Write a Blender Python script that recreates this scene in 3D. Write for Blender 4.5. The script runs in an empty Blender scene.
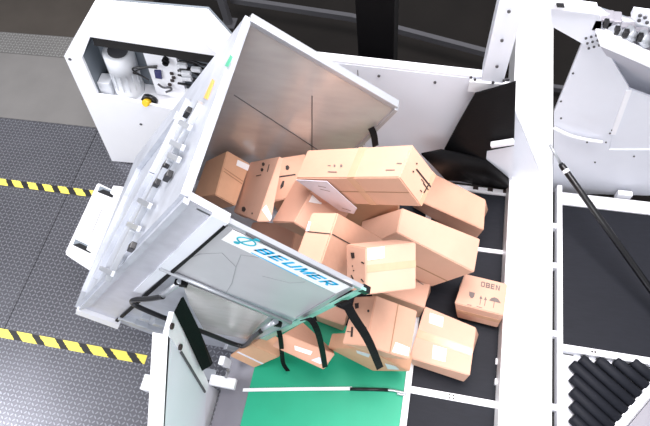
import bpy, bmesh, math, random
from mathutils import Vector as V, Matrix as M
random.seed(4)
SC = bpy.context.scene
COL = SC.collection

# ------------------------------------------------------------------ camera
FPX, CX, CY = 545.0, 325.0, 213.0
CAM = V((0, 0, 4.0))
RX, RD, RF = V((0.976831, 0.190836, -0.097080)), None, None
_d = V((60, 293, FPX)).normalized()                 # world -Z seen in the camera
_y = V((232, -1060, FPX)); _y = (_y - _d * _y.dot(_d)).normalized()
_x = _y.cross(-_d)
RX = V((_x[0], _y[0], -_d[0])); RD = V((_x[1], _y[1], -_d[1])); RF = V((_x[2], _y[2], -_d[2]))
cam_data = bpy.data.cameras.new('camera')
cam_data.sensor_fit = 'HORIZONTAL'; cam_data.sensor_width = 36.0
cam_data.lens = FPX / 650.0 * 36.0
cam_data.clip_start = 0.05
cam = bpy.data.objects.new('camera', cam_data); COL.objects.link(cam)
m = M.Identity(4)
for i in range(3):
    m[i][0] = RX[i]; m[i][1] = -RD[i]; m[i][2] = -RF[i]; m[i][3] = CAM[i]
cam.matrix_world = m
SC.camera = cam

def ray(p): return RX * (p[0] - CX) + RD * (p[1] - CY) + RF * FPX
def onZ(p, z): r = ray(p); return CAM + r * ((z - CAM.z) / r.z)
def onY(p, y): r = ray(p); return CAM + r * ((y - CAM.y) / r.y)
def onX(p, x): r = ray(p); return CAM + r * ((x - CAM.x) / r.x)
def onP(p, o, n): r = ray(p); return CAM + r * ((o - CAM).dot(n) / r.dot(n))
def proj(q):
    d = q - CAM
    return (d.dot(RX) / d.dot(RF) * FPX + CX, d.dot(RD) / d.dot(RF) * FPX + CY)

# ------------------------------------------------------------------ materials
def lin(c):
    return tuple(((v / 255) / 12.92 if v / 255 <= 0.04045 else ((v / 255 + 0.055) / 1.055) ** 2.4) for v in c) + (1.0,)

def mat(name, rgb, rough=0.5, metal=0.0, var=0.06, scale=8.0, bump=0.0, bscale=40.0, spec=0.5, stretch=None):
    mt = bpy.data.materials.new(name); mt.use_nodes = True
    nt = mt.node_tree; b = nt.nodes['Principled BSDF']
    b.inputs['Roughness'].default_value = rough; b.inputs['Metallic'].default_value = metal
    b.inputs['Specular IOR Level'].default_value = spec
    tc = nt.nodes.new('ShaderNodeTexCoord'); mp = nt.nodes.new('ShaderNodeMapping')
    nt.links.new(tc.outputs['Object'], mp.inputs['Vector'])
    if stretch: mp.inputs['Scale'].default_value = stretch
    nz = nt.nodes.new('ShaderNodeTexNoise'); nz.inputs['Scale'].default_value = scale; nz.inputs['Detail'].default_value = 6
    nt.links.new(mp.outputs['Vector'], nz.inputs['Vector'])
    mx = nt.nodes.new('ShaderNodeMix'); mx.data_type = 'RGBA'
    c = lin(rgb)
    mx.inputs['A'].default_value = tuple(min(1, v * (1 - 2 * var)) for v in c[:3]) + (1,)
    mx.inputs['B'].default_value = tuple(min(1, v * (1 + 2 * var)) for v in c[:3]) + (1,)
    nt.links.new(nz.outputs['Fac'], mx.inputs['Factor'])
    nt.links.new(mx.outputs['Result'], b.inputs['Base Color'])
    if bump:
        n2 = nt.nodes.new('ShaderNodeTexNoise'); n2.inputs['Scale'].default_value = bscale; n2.inputs['Detail'].default_value = 4
        nt.links.new(mp.outputs['Vector'], n2.inputs['Vector'])
        bp = nt.nodes.new('ShaderNodeBump'); bp.inputs['Strength'].default_value = bump; bp.inputs['Distance'].default_value = 0.01
        nt.links.new(n2.outputs['Fac'], bp.inputs['Height']); nt.links.new(bp.outputs['Normal'], b.inputs['Normal'])
    return mt

def math_node(nt, op, a, b=None, c=None):
    n = nt.nodes.new('ShaderNodeMath'); n.operation = op
    for i, v in enumerate((a, b, c)):
        if v is None: continue
        if isinstance(v, (int, float)): n.inputs[i].default_value = v
        else: nt.links.new(v, n.inputs[i])
    return n.outputs[0]

def tread_mat(name, base, lozenge, rough, metal, pitch=0.036):
    mt = mat(name, base, rough, metal, 0.12, 3.0)
    nt = mt.node_tree; b = nt.nodes['Principled BSDF']
    tc = nt.nodes.new('ShaderNodeTexCoord'); sx = nt.nodes.new('ShaderNodeSeparateXYZ')
    nt.links.new(tc.outputs['Object'], sx.inputs[0])
    x, y = sx.outputs[0], sx.outputs[1]
    A = lambda op, p, q=None, r=None: math_node(nt, op, p, q, r)
    u = A('DIVIDE', x, pitch); v = A('DIVIDE', y, pitch)
    fu = A('FLOOR', u); fv = A('FLOOR', v)
    par = A('PINGPONG', A('ADD', fu, fv), 1.0)          # alternates 0, 1 between cells
    a = A('SUBTRACT', A('SUBTRACT', u, fu), 0.5); c = A('SUBTRACT', A('SUBTRACT', v, fv), 0.5)
    sg = A('SUBTRACT', A('MULTIPLY', par, 2.0), 1.0)
    al = A('MULTIPLY', A('ADD', a, A('MULTIPLY', c, sg)), 0.7071)
    ac = A('MULTIPLY', A('SUBTRACT', c, A('MULTIPLY', a, sg)), 0.7071)
    d = A('ADD', A('POWER', A('DIVIDE', al, 0.52), 2.0), A('POWER', A('DIVIDE', ac, 0.2), 2.0))
    k = A('SUBTRACT', 1.0, d); k.node.use_clamp = True
    k = A('MINIMUM', A('MULTIPLY', k, 2.2), 1.0)
    old = [l for l in nt.links if l.to_socket == b.inputs['Base Color']][0].from_socket
    mx = nt.nodes.new('ShaderNodeMix'); mx.data_type = 'RGBA'
    nt.links.new(old, mx.inputs['A']); mx.inputs['B'].default_value = lin(lozenge)
    nt.links.new(k, mx.inputs['Factor']); nt.links.new(mx.outputs['Result'], b.inputs['Base Color'])
    bp = nt.nodes.new('ShaderNodeBump'); bp.inputs['Strength'].default_value = 0.9; bp.inputs['Distance'].default_value = 0.004
    nt.links.new(k, bp.inputs['Height']); nt.links.new(bp.outputs['Normal'], b.inputs['Normal'])
    return mt

def tape_mat(name, period, slant, duty):
    mt = mat(name, (238, 220, 92), 0.5, 0, 0.08, 20)
    nt = mt.node_tree; b = nt.nodes['Principled BSDF']
    tc = nt.nodes.new('ShaderNodeTexCoord'); sx = nt.nodes.new('ShaderNodeSeparateXYZ')
    nt.links.new(tc.outputs['Object'], sx.inputs[0])
    nz = nt.nodes.new('ShaderNodeTexNoise'); nz.inputs['Scale'].default_value = 60
    nt.links.new(tc.outputs['Object'], nz.inputs['Vector'])
    A = lambda op, p, q=None, r=None: math_node(nt, op, p, q, r)
    s = A('ADD', A('ADD', sx.outputs[0], A('MULTIPLY', sx.outputs[1], slant)), A('MULTIPLY', nz.outputs['Fac'], 0.03))
    fr = A('FRACT', A('ADD', A('DIVIDE', s, period), 50.0))
    k = A('LESS_THAN', fr, duty)
    old = [l for l in nt.links if l.to_socket == b.inputs['Base Color']][0].from_socket
    mx = nt.nodes.new('ShaderNodeMix'); mx.data_type = 'RGBA'
    nt.links.new(old, mx.inputs['A']); mx.inputs['B'].default_value = lin((28, 27, 30))
    nt.links.new(k, mx.inputs['Factor']); nt.links.new(mx.outputs['Result'], b.inputs['Base Color'])
    return mt

def pane_mat(name, rgb, clear):
    mt = mat(name, rgb, 0.32, 0.0, 0.06, 5.0)
    nt = mt.node_tree; b = nt.nodes['Principled BSDF']; out = nt.nodes['Material Output']
    tr = nt.nodes.new('ShaderNodeBsdfTransparent'); ms = nt.nodes.new('ShaderNodeMixShader')
    ms.inputs[0].default_value = clear
    nt.links.new(b.outputs[0], ms.inputs[1]); nt.links.new(tr.outputs[0], ms.inputs[2]); nt.links.new(ms.outputs[0], out.inputs[0])
    return mt

K = {}
K['white'] = mat('white_paint', (243, 244, 249), 0.38, 0, 0.015, 4)
K['grey_white'] = mat('light_grey_paint', (226, 229, 238), 0.42, 0, 0.02, 4)
K['beam'] = mat('white_gloss_paint', (246, 246, 248), 0.35, 0, 0.008, 3)
K['steel'] = mat('brushed_steel', (212, 213, 222), 0.42, 0.45, 0.08, 10, 0.05, 30)
K['zinc'] = mat('galvanised_steel', (192, 196, 205), 0.42, 0.3, 0.12, 9, 0.10, 22)
K['mirror'] = mat('polished_stainless', (212, 209, 206), 0.26, 0.45, 0.08, 6, 0.03, 14, stretch=(1, 1, 3))
K['alu'] = mat('aluminium_profile', (184, 188, 194), 0.32, 0.5, 0.03, 10)
K['black'] = mat('black_rubber', (12, 12, 14), 0.55, 0, 0.12, 12, 0.1, 60, 0.12)
K['gloss_black'] = mat('black_tube', (17, 17, 20), 0.3, 0, 0.05, 12)
K['belt'] = mat('black_belt', (28, 30, 37), 0.6, 0, 0.14, 14, 0.08, 180, 0.2, stretch=(1, 6, 1))
K['green'] = mat('green_belt', (8, 160, 122), 0.5, 0, 0.05, 7, 0.05, 120)
K['card'] = mat('cardboard', (214, 168, 144), 0.65, 0, 0.045, 9, 0.06, 50, 0.2)
K['card2'] = mat('cardboard_pinkish', (216, 172, 150), 0.65, 0, 0.045, 7, 0.06, 50, 0.2)
K['card3'] = mat('cardboard_brown', (206, 162, 132), 0.65, 0, 0.05, 9, 0.06, 50, 0.2)
K['tape'] = mat('parcel_tape', (212, 168, 138), 0.25, 0, 0.04, 25)
K['paper'] = mat('white_paper', (244, 244, 246), 0.6, 0, 0.02, 30)
K['film'] = mat('document_film', (226, 222, 232), 0.25, 0, 0.05, 24)
K['ink'] = mat('black_ink', (48, 38, 36), 0.7, 0, 0.05, 30)
K['grey_ink'] = mat('grey_ink', (120, 108, 104), 0.7, 0, 0.05, 30)
K['seam'] = mat('cardboard_seam', (168, 128, 98), 0.8, 0, 0.05, 30)
K['blue'] = mat('cyan_print', (0, 176, 232), 0.5, 0, 0.03, 20)
K['teal'] = mat('teal_print', (30, 170, 190), 0.5, 0, 0.03, 20)
K['orange'] = mat('orange_sticker', (240, 176, 84), 0.5, 0, 0.04, 20)
K['emerald'] = mat('green_sticker', (60, 170, 130), 0.5, 0, 0.04, 20)
K['edge'] = mat('green_glass_edge', (140, 198, 184), 0.2, 0, 0.04, 20)
K['parcel_edge'] = mat('parcel_edge_grey', (150, 150, 156), 0.5, 0, 0.03, 20)
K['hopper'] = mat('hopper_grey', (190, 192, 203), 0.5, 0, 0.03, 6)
K['pane'] = pane_mat('cloudy_polycarbonate', (188, 188, 193), 0.06)
K['motor'] = mat('motor_paint', (214, 217, 222), 0.4, 0, 0.04, 20)
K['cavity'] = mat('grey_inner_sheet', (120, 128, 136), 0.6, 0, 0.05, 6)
K['dark_gap'] = mat('dark_matt', (16, 14, 14), 0.7, 0, 0.1, 6)
K['yellow'] = mat('yellow_plastic', (226, 186, 40), 0.4, 0, 0.03, 20)
K['navy'] = mat('navy_plastic', (28, 34, 92), 0.35, 0, 0.03, 20)
K['skirt'] = mat('grey_sheet_metal', (150, 148, 156), 0.45, 0.3, 0.06, 6)
K['dark_floor'] = mat('dark_screed', (22, 19, 17), 0.75, 0, 0.25, 2.5, 0.1, 30, 0.2)
K['brown_floor'] = mat('brown_screed', (66, 61, 56), 0.75, 0, 0.15, 2.5, 0.1, 30, 0.2)
K['concrete'] = mat('grey_concrete', (114, 112, 110), 0.75, 0, 0.08, 3.5, 0.1, 60)
K['tread'] = tread_mat('tread_plate', (106, 106, 112), (150, 151, 158), 0.33, 0.85, 0.032)
K['tread_light'] = tread_mat('pale_tread_plate', (104, 103, 101), (140, 139, 137), 0.5, 0.2)
K['column'] = mat('black_column', (5, 4, 5), 0.7, 0, 0.1, 4, spec=0.1)
K['rail'] = mat('dull_rail', (84, 84, 88), 0.5, 0.3, 0.05, 6)

# ------------------------------------------------------------------ builders
def tag(o, label=None, cat=None, group=None, kind=None):
    if label: o['label'] = label
    if cat: o['category'] = cat
    if group: o['group'] = group
    if kind: o['kind'] = kind
    return o

def wloc(o):
    v = V((0, 0, 0))
    while o is not None: v += o.location; o = o.parent
    return v

def empty(name, loc, label, cat, group=None):
    o = bpy.data.objects.new(name, None); COL.objects.link(o); o.location = loc
    o.empty_display_size = 0.1
    return tag(o, label, cat, group)

class MB:
    def __init__(s): s.bm = bmesh.new()
    def poly(s, pts, off):
        """solid from a planar polygon and an extrusion vector"""
        bm = s.bm; off = V(off); n = len(pts)
        a = [bm.verts.new(V(p)) for p in pts]; b = [bm.verts.new(V(p) + off) for p in pts]
        fs = [bm.faces.new(a), bm.faces.new(b[::-1])]
        for i in range(n): fs.append(bm.faces.new((a[i], b[i], b[(i + 1) % n], a[(i + 1) % n])))
        bmesh.ops.recalc_face_normals(bm, faces=fs)
        return s
    def box(s, lo, hi, bev=0.0):
        lo, hi = V(lo), V(hi)
        return s.obox((lo + hi) / 2, V((1, 0, 0)), V((0, 1, 0)), V((0, 0, 1)), (hi - lo) / 2, bev)
    def obox(s, c, ax, ay, az, h, bev=0.0):
        r = bmesh.ops.create_cube(s.bm, size=2.0)
        vs = r['verts']
        for v in vs:
            q = v.co.copy(); v.co = c + ax * (q.x * h[0]) + ay * (q.y * h[1]) + az * (q.z * h[2])
        fs = list({f for v in vs for f in v.link_faces})
        bmesh.ops.recalc_face_normals(s.bm, faces=fs)
        if bev:
            es = list({e for v in vs for e in v.link_edges})
            bmesh.ops.bevel(s.bm, geom=es, offset=bev, segments=2, profile=0.6, affect='EDGES')
        return s
    def bar(s, p, q, w, h, up=V((0, 0, 1)), bev=0.0):
        p, q = V(p), V(q); d = (q - p); L = d.length; d.normalize()
        sd = d.cross(up).normalized(); u = sd.cross(d)
        return s.obox((p + q) / 2, d, sd, u, (L / 2, w / 2, h / 2), bev)
    def tube(s, pts, r, seg=12, smooth=0):
        pts = [V(p) for p in pts]
        for _ in range(smooth):
            n = [pts[0]]
            for i in range(len(pts) - 1):
                n += [pts[i].lerp(pts[i + 1], .25), pts[i].lerp(pts[i + 1], .75)]
            pts = n + [pts[-1]]
        rings = []; nrm = None
        for i, p in enumerate(pts):
            t = (pts[min(i + 1, len(pts) - 1)] - pts[max(i - 1, 0)]).normalized()
            if nrm is None: nrm = t.orthogonal().normalized()
            else: nrm = (nrm - t * nrm.dot(t)).normalized()
            b = t.cross(nrm)
            rr = r[i] if isinstance(r, (list, tuple)) else r
            rings.append([s.bm.verts.new(p + (nrm * math.cos(2 * math.pi * k / seg) + b * math.sin(2 * math.pi * k / seg)) * rr) for k in range(seg)])
        fs = []
        for a, b in zip(rings, rings[1:]):
            for k in range(seg):
                f = s.bm.faces.new((a[k], a[(k + 1) % seg], b[(k + 1) % seg], b[k])); f.smooth = True; fs.append(f)
        fs.append(s.bm.faces.new(rings[0][::-1])); fs.append(s.bm.faces.new(rings[-1]))
        bmesh.ops.recalc_face_normals(s.bm, faces=fs)
        return s
    def ribbon(s, pts, side, w, th=0.004):
        """a bent flat strip: centre line pts, width w along side, thickness th"""
        pts = [V(p) for p in pts]; side = V(side).normalized(); rows = []
        ws = w if isinstance(w, (list, tuple)) else [w] * len(pts)
        for i, p in enumerate(pts):
            t = (pts[min(i + 1, len(pts) - 1)] - pts[max(i - 1, 0)]).normalized()
            n = t.cross(side).normalized() * th / 2; h = side * ws[i] / 2
            rows.append([s.bm.verts.new(p + a) for a in (h + n, h - n, -h - n, -h + n)])
        fs = []
        for a, b in zip(rows, rows[1:]):
            for k in range(4): fs.append(s.bm.faces.new((a[k], a[(k + 1) % 4], b[(k + 1) % 4], b[k])))
        fs.append(s.bm.faces.new(rows[0][::-1])); fs.append(s.bm.faces.new(rows[-1]))
        bmesh.ops.recalc_face_normals(s.bm, faces=fs)
        return s
    def build(s, name, mt, parent=None, base=None):
        me = bpy.data.meshes.new(name); bm = s.bm
        if base is None:
            if parent is not None: base = wloc(parent)
            else:
                lo = V([min(v.co[i] for v in bm.verts) for i in range(3)]); hi = V([max(v.co[i] for v in bm.verts) for i in range(3)])
                base = V(((lo.x + hi.x) / 2, (lo.y + hi.y) / 2, lo.z))
        bmesh.ops.translate(bm, verts=bm.verts, vec=-V(base))
        bm.to_mesh(me); bm.free(); me.materials.append(K[mt] if isinstance(mt, str) else mt)
        o = bpy.data.objects.new(name, me); COL.objects.link(o)
        if parent is not None: o.parent = parent
        else: o.location = base
        return o

GL = {  # strokes of block capitals: quads in a unit box, w is the stroke width
    'B': [(0, 0, .24, 1), (0, 0, .9, .2), (0, .41, .88, .59), (0, .8, .86, 1), (.7, .08, .96, .5), (.68, .5, .92, .92)],
    'E': [(0, 0, .24, 1), (0, 0, .9, .2), (0, .41, .84, .59), (0, .8, .9, 1)],
    'U': [(0, .1, .24, 1), (.72, .1, .96, 1), (.06, 0, .9, .2)],
    'M': [(0, 0, .2, 1), (.84, 0, 1.04, 1), 'd', (0, 1, .52, .12, .24), (1.04, 1, .52, .12, -.24)],
    'R': [(0, 0, .24, 1), (0, .8, .86, 1), (0, .38, .86, .56), (.7, .44, .94, .94), 'd', (.98, 0, .5, .45, -.26)],
    'O': [(0, .1, .22, .9), (.74, .1, .96, .9), (.08, 0, .88, .18), (.08, .82, .88, 1)],
    'N': [(0, 0, .22, 1), (.74, 0, .96, 1), 'd', (0, 1, .74, 0, .22)]}
def block_lettering(name, txt, origin, ex, ey, nz, width, height, mt, parent, shear=0.0):
    mb = MB(); cell = width / (len(txt) * 1.22 - .22); base = 0.0
    P = lambda x, y: origin + ex * ((base + x) * cell + shear * y * height) + ey * (y * height) + nz * .001
    for ch in txt:
        dg = False
        for st in GL[ch]:
            if st == 'd': dg = True; continue
            if dg:
                x0, y0, x1, y1, w_ = st; q = [(x0, y0), (x0 + w_, y0), (x1 + w_, y1), (x1, y1)] if abs(x1 - x0) > 0 else []
                if ch == 'M': q = [(x0, y0), (x0 + w_, y0), (x1 + w_ * .4, y1), (x1 - w_ * .4, y1)]
            else:
                x0, y0, x1, y1 = st; q = [(x0, y0), (x1, y0), (x1, y1), (x0, y1)]
            mb.poly([P(*c) for c in q], nz * .0008)
        base += 1.22
    return mb.build(name, mt, parent)

# ------------------------------------------------------------------ the setting
def slab(name, lo, hi, mt):
    return tag(MB().box(lo, hi).build(name, mt), kind='structure')
slab('floor', (-9, -3, -0.12), (7, 11, -0.006), 'dark_floor')
slab('floor', (-9, 3.78, -0.006), (-3.2, 11, -0.002), 'brown_floor')
slab('floor', (-9, 2.652, -0.006), (-2.9, 3.478, 0), 'concrete')
slab('floor', (-9, 3.482, -0.006), (-2.75, 3.775, 0), 'tread_light')
slab('floor', (-9, -3, -0.006), (-3.145, 2.648, 0), 'tread')
slab('floor', (-3.139, -3, -0.006), (-0.9, 2.648, 0), 'tread')

K['tape_far'] = tape_mat('hazard_tape_far', 0.159, 1.0, 0.42)
K['tape_near'] = tape_mat('hazard_tape_near', 0.205, 1.3, 0.36)
tag(MB().box((-5.4, 1.91, 0), (-2.46, 1.975, 0.002)).build('hazard_tape', 'tape_far'),
    'black and yellow hazard tape on the floor, running up to the slotted guard', 'tape')
tag(MB().box((-4.6, 0.585, 0), (-1.90, 0.652, 0.002)).build('hazard_tape', 'tape_near'),
    'black and yellow hazard tape on the floor, ending near the white guide post', 'tape')

# rear fence and column
ft = empty('guard_rail', (-2.15, 4.15, 0), 'low dull grey fence rail with a post on the dark floor behind the machine', 'fence')
mb = MB(); mb.bar((-4.9, 4.62, 0.16), (-2.3, 4.22, 0.26), 0.05, 0.05); mb.bar((-2.18, 4.22, 0.24), (-0.9, 4.07, 0.24), 0.05, 0.06)
mb.bar((-0.9, 4.07, 0.24), (0.44, 3.72, 0.24), 0.05, 0.06); mb.build('rail', 'rail', ft)
MB().box((-2.27, 4.09, 0), (-2.20, 4.16, 0.75), 0.005).build('post', 'rail', ft)
MB().box((-2.31, 4.05, 0), (-2.16, 4.20, 0.015)).build('base_plate', 'rail', ft)
MB().box((-3.2, 4.40, 0), (-3.13, 4.47, 0.7), 0.005).build('post', 'rail', ft)
f2 = empty('guard_rail', (1.5, 4.0, 0), 'faint grey fence rail on the dark floor beyond the right hand machine', 'fence')
MB().bar((0.5, 3.55, 0.1), (1.9, 3.45, 0.1), 0.04, 0.05).build('rail', 'rail', f2)
for x in (0.55, 1.85): MB().box((x - .02, 3.47, 0), (x + .02, 3.55, 0.1)).build('post', 'rail', f2)
tag(MB().box((-0.555, 2.62, -0.006), (-0.315, 2.86, 3.3), 0.01).build('building_column', 'column'),
    'thick black column rising behind the white rear wall of the conveyor', 'column')

# ------------------------------------------------------------------ drive housing with motor
YH = 2.3
H = lambda x, y, d=0.0: onY((x, y), YH + d)
hs = empty('drive_housing', (-2.0, YH + 0.25, 0), 'white angular machine housing with an open window showing a motor, on the tread plate', 'machine')
outer = [(64, 56), (83, 23), (198, 34), (222, 59), (250, 110), (240, 170), (140, 163.5), (112, 161)]
hole = [(90, 37), (216, 56), (236, 112), (184, 112), (120, 98), (98, 95), (82, 58)]
# front plate with its window: quads between the outline and the window
mb = MB()
op = [H(*p) for p in outer]; hp = [H(*p) for p in hole]
def quad(pts): mb.poly(pts, (0, 0.02, 0))
quad([op[0], op[1], hp[0], hp[6]]); quad([op[1], op[2], hp[1], hp[0]]); quad([op[2], op[3], hp[1]])
quad([op[3], op[4], hp[2], hp[1]]); quad([op[4], op[5], hp[3], hp[2]])
quad([op[5], op[6], hp[4], hp[3]]); quad([op[6], op[7], hp[5], hp[4]]); quad([op[7], op[0], hp[6], hp[5]])
mb.build('front_plate', 'white', hs)
mb = MB()                                             # folded rim behind the plate
for i in range(len(op)):
    a, b = op[i], op[(i + 1) % len(op)]
    e = (b - a).normalized(); n = V((e.z, 0, -e.x)) * 0.012
    if n.dot((op[0] + op[4]) / 2 - a) < 0: n = -n
    mb.poly([a + V((0, .019, 0)), b + V((0, .019, 0)), b + V((0, .22, 0)), a + V((0, .22, 0))], n)
mb.build('side_wall', 'white', hs)
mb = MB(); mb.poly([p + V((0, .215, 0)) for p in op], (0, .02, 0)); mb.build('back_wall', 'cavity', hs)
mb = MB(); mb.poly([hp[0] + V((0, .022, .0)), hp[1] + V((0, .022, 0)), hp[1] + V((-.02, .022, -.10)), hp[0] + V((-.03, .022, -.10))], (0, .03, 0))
mb.build('window_shade_strip', 'dark_gap', hs)  # shadow under the window's top edge, painted as a dark strip
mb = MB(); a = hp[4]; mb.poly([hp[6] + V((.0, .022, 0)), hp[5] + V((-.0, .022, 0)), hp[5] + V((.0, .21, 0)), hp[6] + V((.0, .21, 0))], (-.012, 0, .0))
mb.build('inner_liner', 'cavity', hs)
mb = MB(); mb.poly([V((-2.52, YH + .022, .93)), V((-1.35, YH + .022, .80)), V((-1.35, YH + .21, .80)), V((-2.52, YH + .21, .93))], (0, 0, -.02)); mb.build('shelf', 'white', hs)
mt0 = onY((133, 95), YH + .135); mt1 = onY((119, 49), YH + .135)
ax = V((0.0, 0.0, 1)); b0 = V((mt0.x - .005, YH + .135, mt0.z)); top = V((mt1.x - .02, YH + .135, mt1.z - .02)); ax = (top - b0); Lm = ax.length; ax.normalize()
mot = MB().tube([b0 + ax * .0, b0 + ax * (Lm * .30), b0 + ax * (Lm * .31), b0 + ax * (Lm * .66), b0 + ax * (Lm * .67), b0 + ax * Lm * .98, b0 + ax * Lm], [.115, .11, .1, .1, .108, .108, .085], 28).build('motor', 'motor', hs)
MB().tube([b0 - ax * .035, b0 + ax * .01], .125, 28).build('flange', 'gloss_black', mot)
MB().tube([b0 + ax * Lm, b0 + ax * (Lm + .006)], .07, 20).build('fan_grille', 'rail', mot)
mb = MB()
for k in range(14):
    t = 2 * math.pi * k / 14; e1 = ax.orthogonal().normalized(); e2 = ax.cross(e1)
    d = e1 * math.cos(t) + e2 * math.sin(t)
    mb.bar(b0 + d * .102 + ax * (Lm * .32), b0 + d * .102 + ax * (Lm * .65), .006, .012, d)
mb.build('cooling_fins', 'motor', mot)
MB().obox(b0 + V((-.115, -.05, .16)), V((1, 0, 0)), V((0, 1, 0)), ax, (.05, .05, .075), .008).build('terminal_box', 'motor', mot)
cpn = [onY(p, YH + .12) for p in ((142, 50), (175, 54), (188, 100), (157, 94))]
cp = MB().poly(cpn, (0, .03, 0)).build('control_panel', 'white', hs)
def on_cp(p): return onY(p, YH + .118)
MB().poly([on_cp(p) for p in ((154.5, 69.5), (161, 70), (162.5, 78), (156, 77))], (0, -.012, 0)).build('display', 'navy', cp)
for p in ((166, 58.5), (166.5, 61)):
    c = on_cp(p); MB().tube([c, c + V((0, -.03, 0))], .022, 14).build('rotary_knob', 'black', cp)
mb = MB()
for p in ((172, 73), (174, 77), (172.5, 80), (170, 84)):
    c = on_cp(p); MB().box(c + V((-.012, -.012, -.01)), c + V((.012, 0, .01))).build('switch', 'ink', cp)
mb = MB(); mb.tube([on_cp(p) + V((0, -.02, 0)) for p in ((159, 82), (164, 86), (171, 85), (173, 88), (167, 90))], .008, 8, 2); mb.build('hose', 'rail', cp)
for k, (q, r) in enumerate((((130, 68), .007), ((131, 73), .006))):
    MB().tube([onY(p, YH + .08) for p in ((157, 66 + k * 2), (145, 67), q, (138, 74), (149, 80))], r, 8, 3).build('cable', 'gloss_black', hs)
c = onY((150.5, 99), YH + .06); bt = MB().tube([c, c + V((0, -.03, .0))], .06, 18).build('coupling', 'gloss_black', hs)
MB().tube([c + V((0, -.03, .01)), c + V((-.01, -.07, .03))], .028, 14).build('yellow_cap', 'yellow', bt)
mb = MB()
for i in range(7):
    y0 = 58 + i * 4.2
    mb.tube([onY(p, YH + .10 + .02 * (i % 3)) for p in ((178, y0), (190, y0 + 2 - i % 2 * 3), (202, y0 + 7), (216, y0 + 8 + i))], .009, 8, 2)
mb.build('cable_bundle', 'gloss_black', hs)
mb = MB()
for p in ((182, 66), (186, 74), (187, 79), (196, 70), (190, 92), (197, 98)):
    c = onY(p, YH + .07); MB().box(c + V((-.035, -.01, -.015)), c + V((.035, .02, .015)), .004).build('connector', 'motor', hs)
for p in ((70, 59), (141, 124), (163, 126.5), (152, 156)):
    c = H(*p); MB().tube([c, c + V((0, -.006, 0))], .011, 10).build('bolt', 'rail', hs)

# ------------------------------------------------------------------ rear wall of the conveyor, upright, curtains
YW = 2.34
W = lambda x, y: onY((x, y), YW)
rw = empty('conveyor_rear_wall', (0, YW, 0), 'long pale grey sheet metal wall with bolts behind the parcels and chute', 'machine wall')
p0, p1 = W(310, 57.5), W(481, 79.5)
mb = MB(); mb.poly([p0 + V((-.5, 0, .0)), p1, W(503, 82), V((W(503, 82).x + .55, YW, .24)), V((p0.x - .5, YW, .24))], (0, .02, 0)); mb.build('wall_panel', 'grey_white', rw)
mb = MB(); mb.bar(p0 + V((-.5, .03, .012)), p1 + V((0, .03, .012)), .055, .02, V((0, 0, 1)), .004); mb.build('top_flange', 'white', rw)
MB().poly([W(318, 53.5), W(323, 54), W(323, 62), W(318, 61)], (0, -.012, 0)).build('corner_tab', 'white', rw)
for p in ((343, 71), (379, 75.5), (366, 84), (435, 82), (364, 143)):
    c = W(*p); MB().tube([c, c + V((0, -.008, 0))], .009, 10).build('bolt', 'rail', rw)
MB().box((W(358, 70).x - .004, YW - .003, .3), (W(358, 70).x, YW, W(358, 70).z)).build('panel_joint', 'rail', rw)
ps = empty('support_post', (0.29, YW, 0.2), 'white upright post beside the white beam, on the rear wall of the conveyor', 'post')
xl, xr = W(481, 79).x, W(503, 80).x
MB().box((xl, YW - .035, 1.45), (xr, YW + .10, 2.7), .004).build('post_body', 'grey_white', ps)
mb = MB(); c = W(492, 80); mb.box((c.x - .13, YW - .045, c.z - .07), (c.x + .12, YW - .02, c.z + .02), .003); mb.build('foot_plate', 'white', ps)
for p in ((471, 77), (475, 79), (504, 80), (508, 79), (493, 82), (509, 11), (502, 40), (497, 66)):
    c = onY(p, YW - .046); MB().tube([c, c + V((0, -.008, 0))], .009, 8).build('bolt', 'rail', ps)

cu = MB()
q = [onY(p, 2.20) for p in ((475, 94), (495, 88.5), (516, 82), (514, 146), (487, 151), (486, 160), (466, 157), (444, 150), (458, 124))]
cu.poly(q, (0, .012, 0)); up = cu.build('rubber_curtain', 'black')
tag(up, 'black rubber sheet hanging against the pale rear wall beside the white beam', 'rubber curtain')
bm = MB()
rows = [((421, 153), (441, 149), (462, 153), (486, 159), (509, 178)), ((434, 166), (450, 164), (468, 168), (488, 175), (509, 183)), ((446, 179), (460, 180), (474, 183), (490, 186), (508, 188.5))]
gr = []
for r, (rw_, y) in enumerate(zip(rows, (2.06, 2.12, 2.20))):
    gr.append([onY(p, y + (.06 if i in (2, 3) else 0) + .03 * i) for i, p in enumerate(rw_)])
vv = [[bm.bm.verts.new(p) for p in g] for g in gr]
for a, b in zip(vv, vv[1:]):
    for i in range(len(a) - 1): bm.bm.faces.new((a[i], a[i + 1], b[i + 1], b[i])).smooth = True
bmesh.ops.recalc_face_normals(bm.bm, faces=bm.bm.faces)
bmesh.ops.solidify(bm.bm, geom=bm.bm.faces[:], thickness=.012)
lw = bm.build('rubber_curtain', 'black')
tag(lw, 'sagging black rubber flap over the end of the black belt, behind the big top parcel', 'rubber curtain')
tag(MB().bar(onY((491, 145), 2.17), onY((514, 141.5), 2.17), .035, .03, V((0, 0, 1)), .004).build('white_bar', 'white'),
    'short white bar across the black rubber sheet beside the white beam', 'bar')
mb = MB(); mb.poly([onY(p, 2.215) for p in ((487, 151), (514, 146), (512, 181), (486, 160))], (0, .012, 0))
tag(mb.build('cover_plate', 'grey_white'), 'small pale plate below the short white bar beside the white beam', 'plate')

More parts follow.
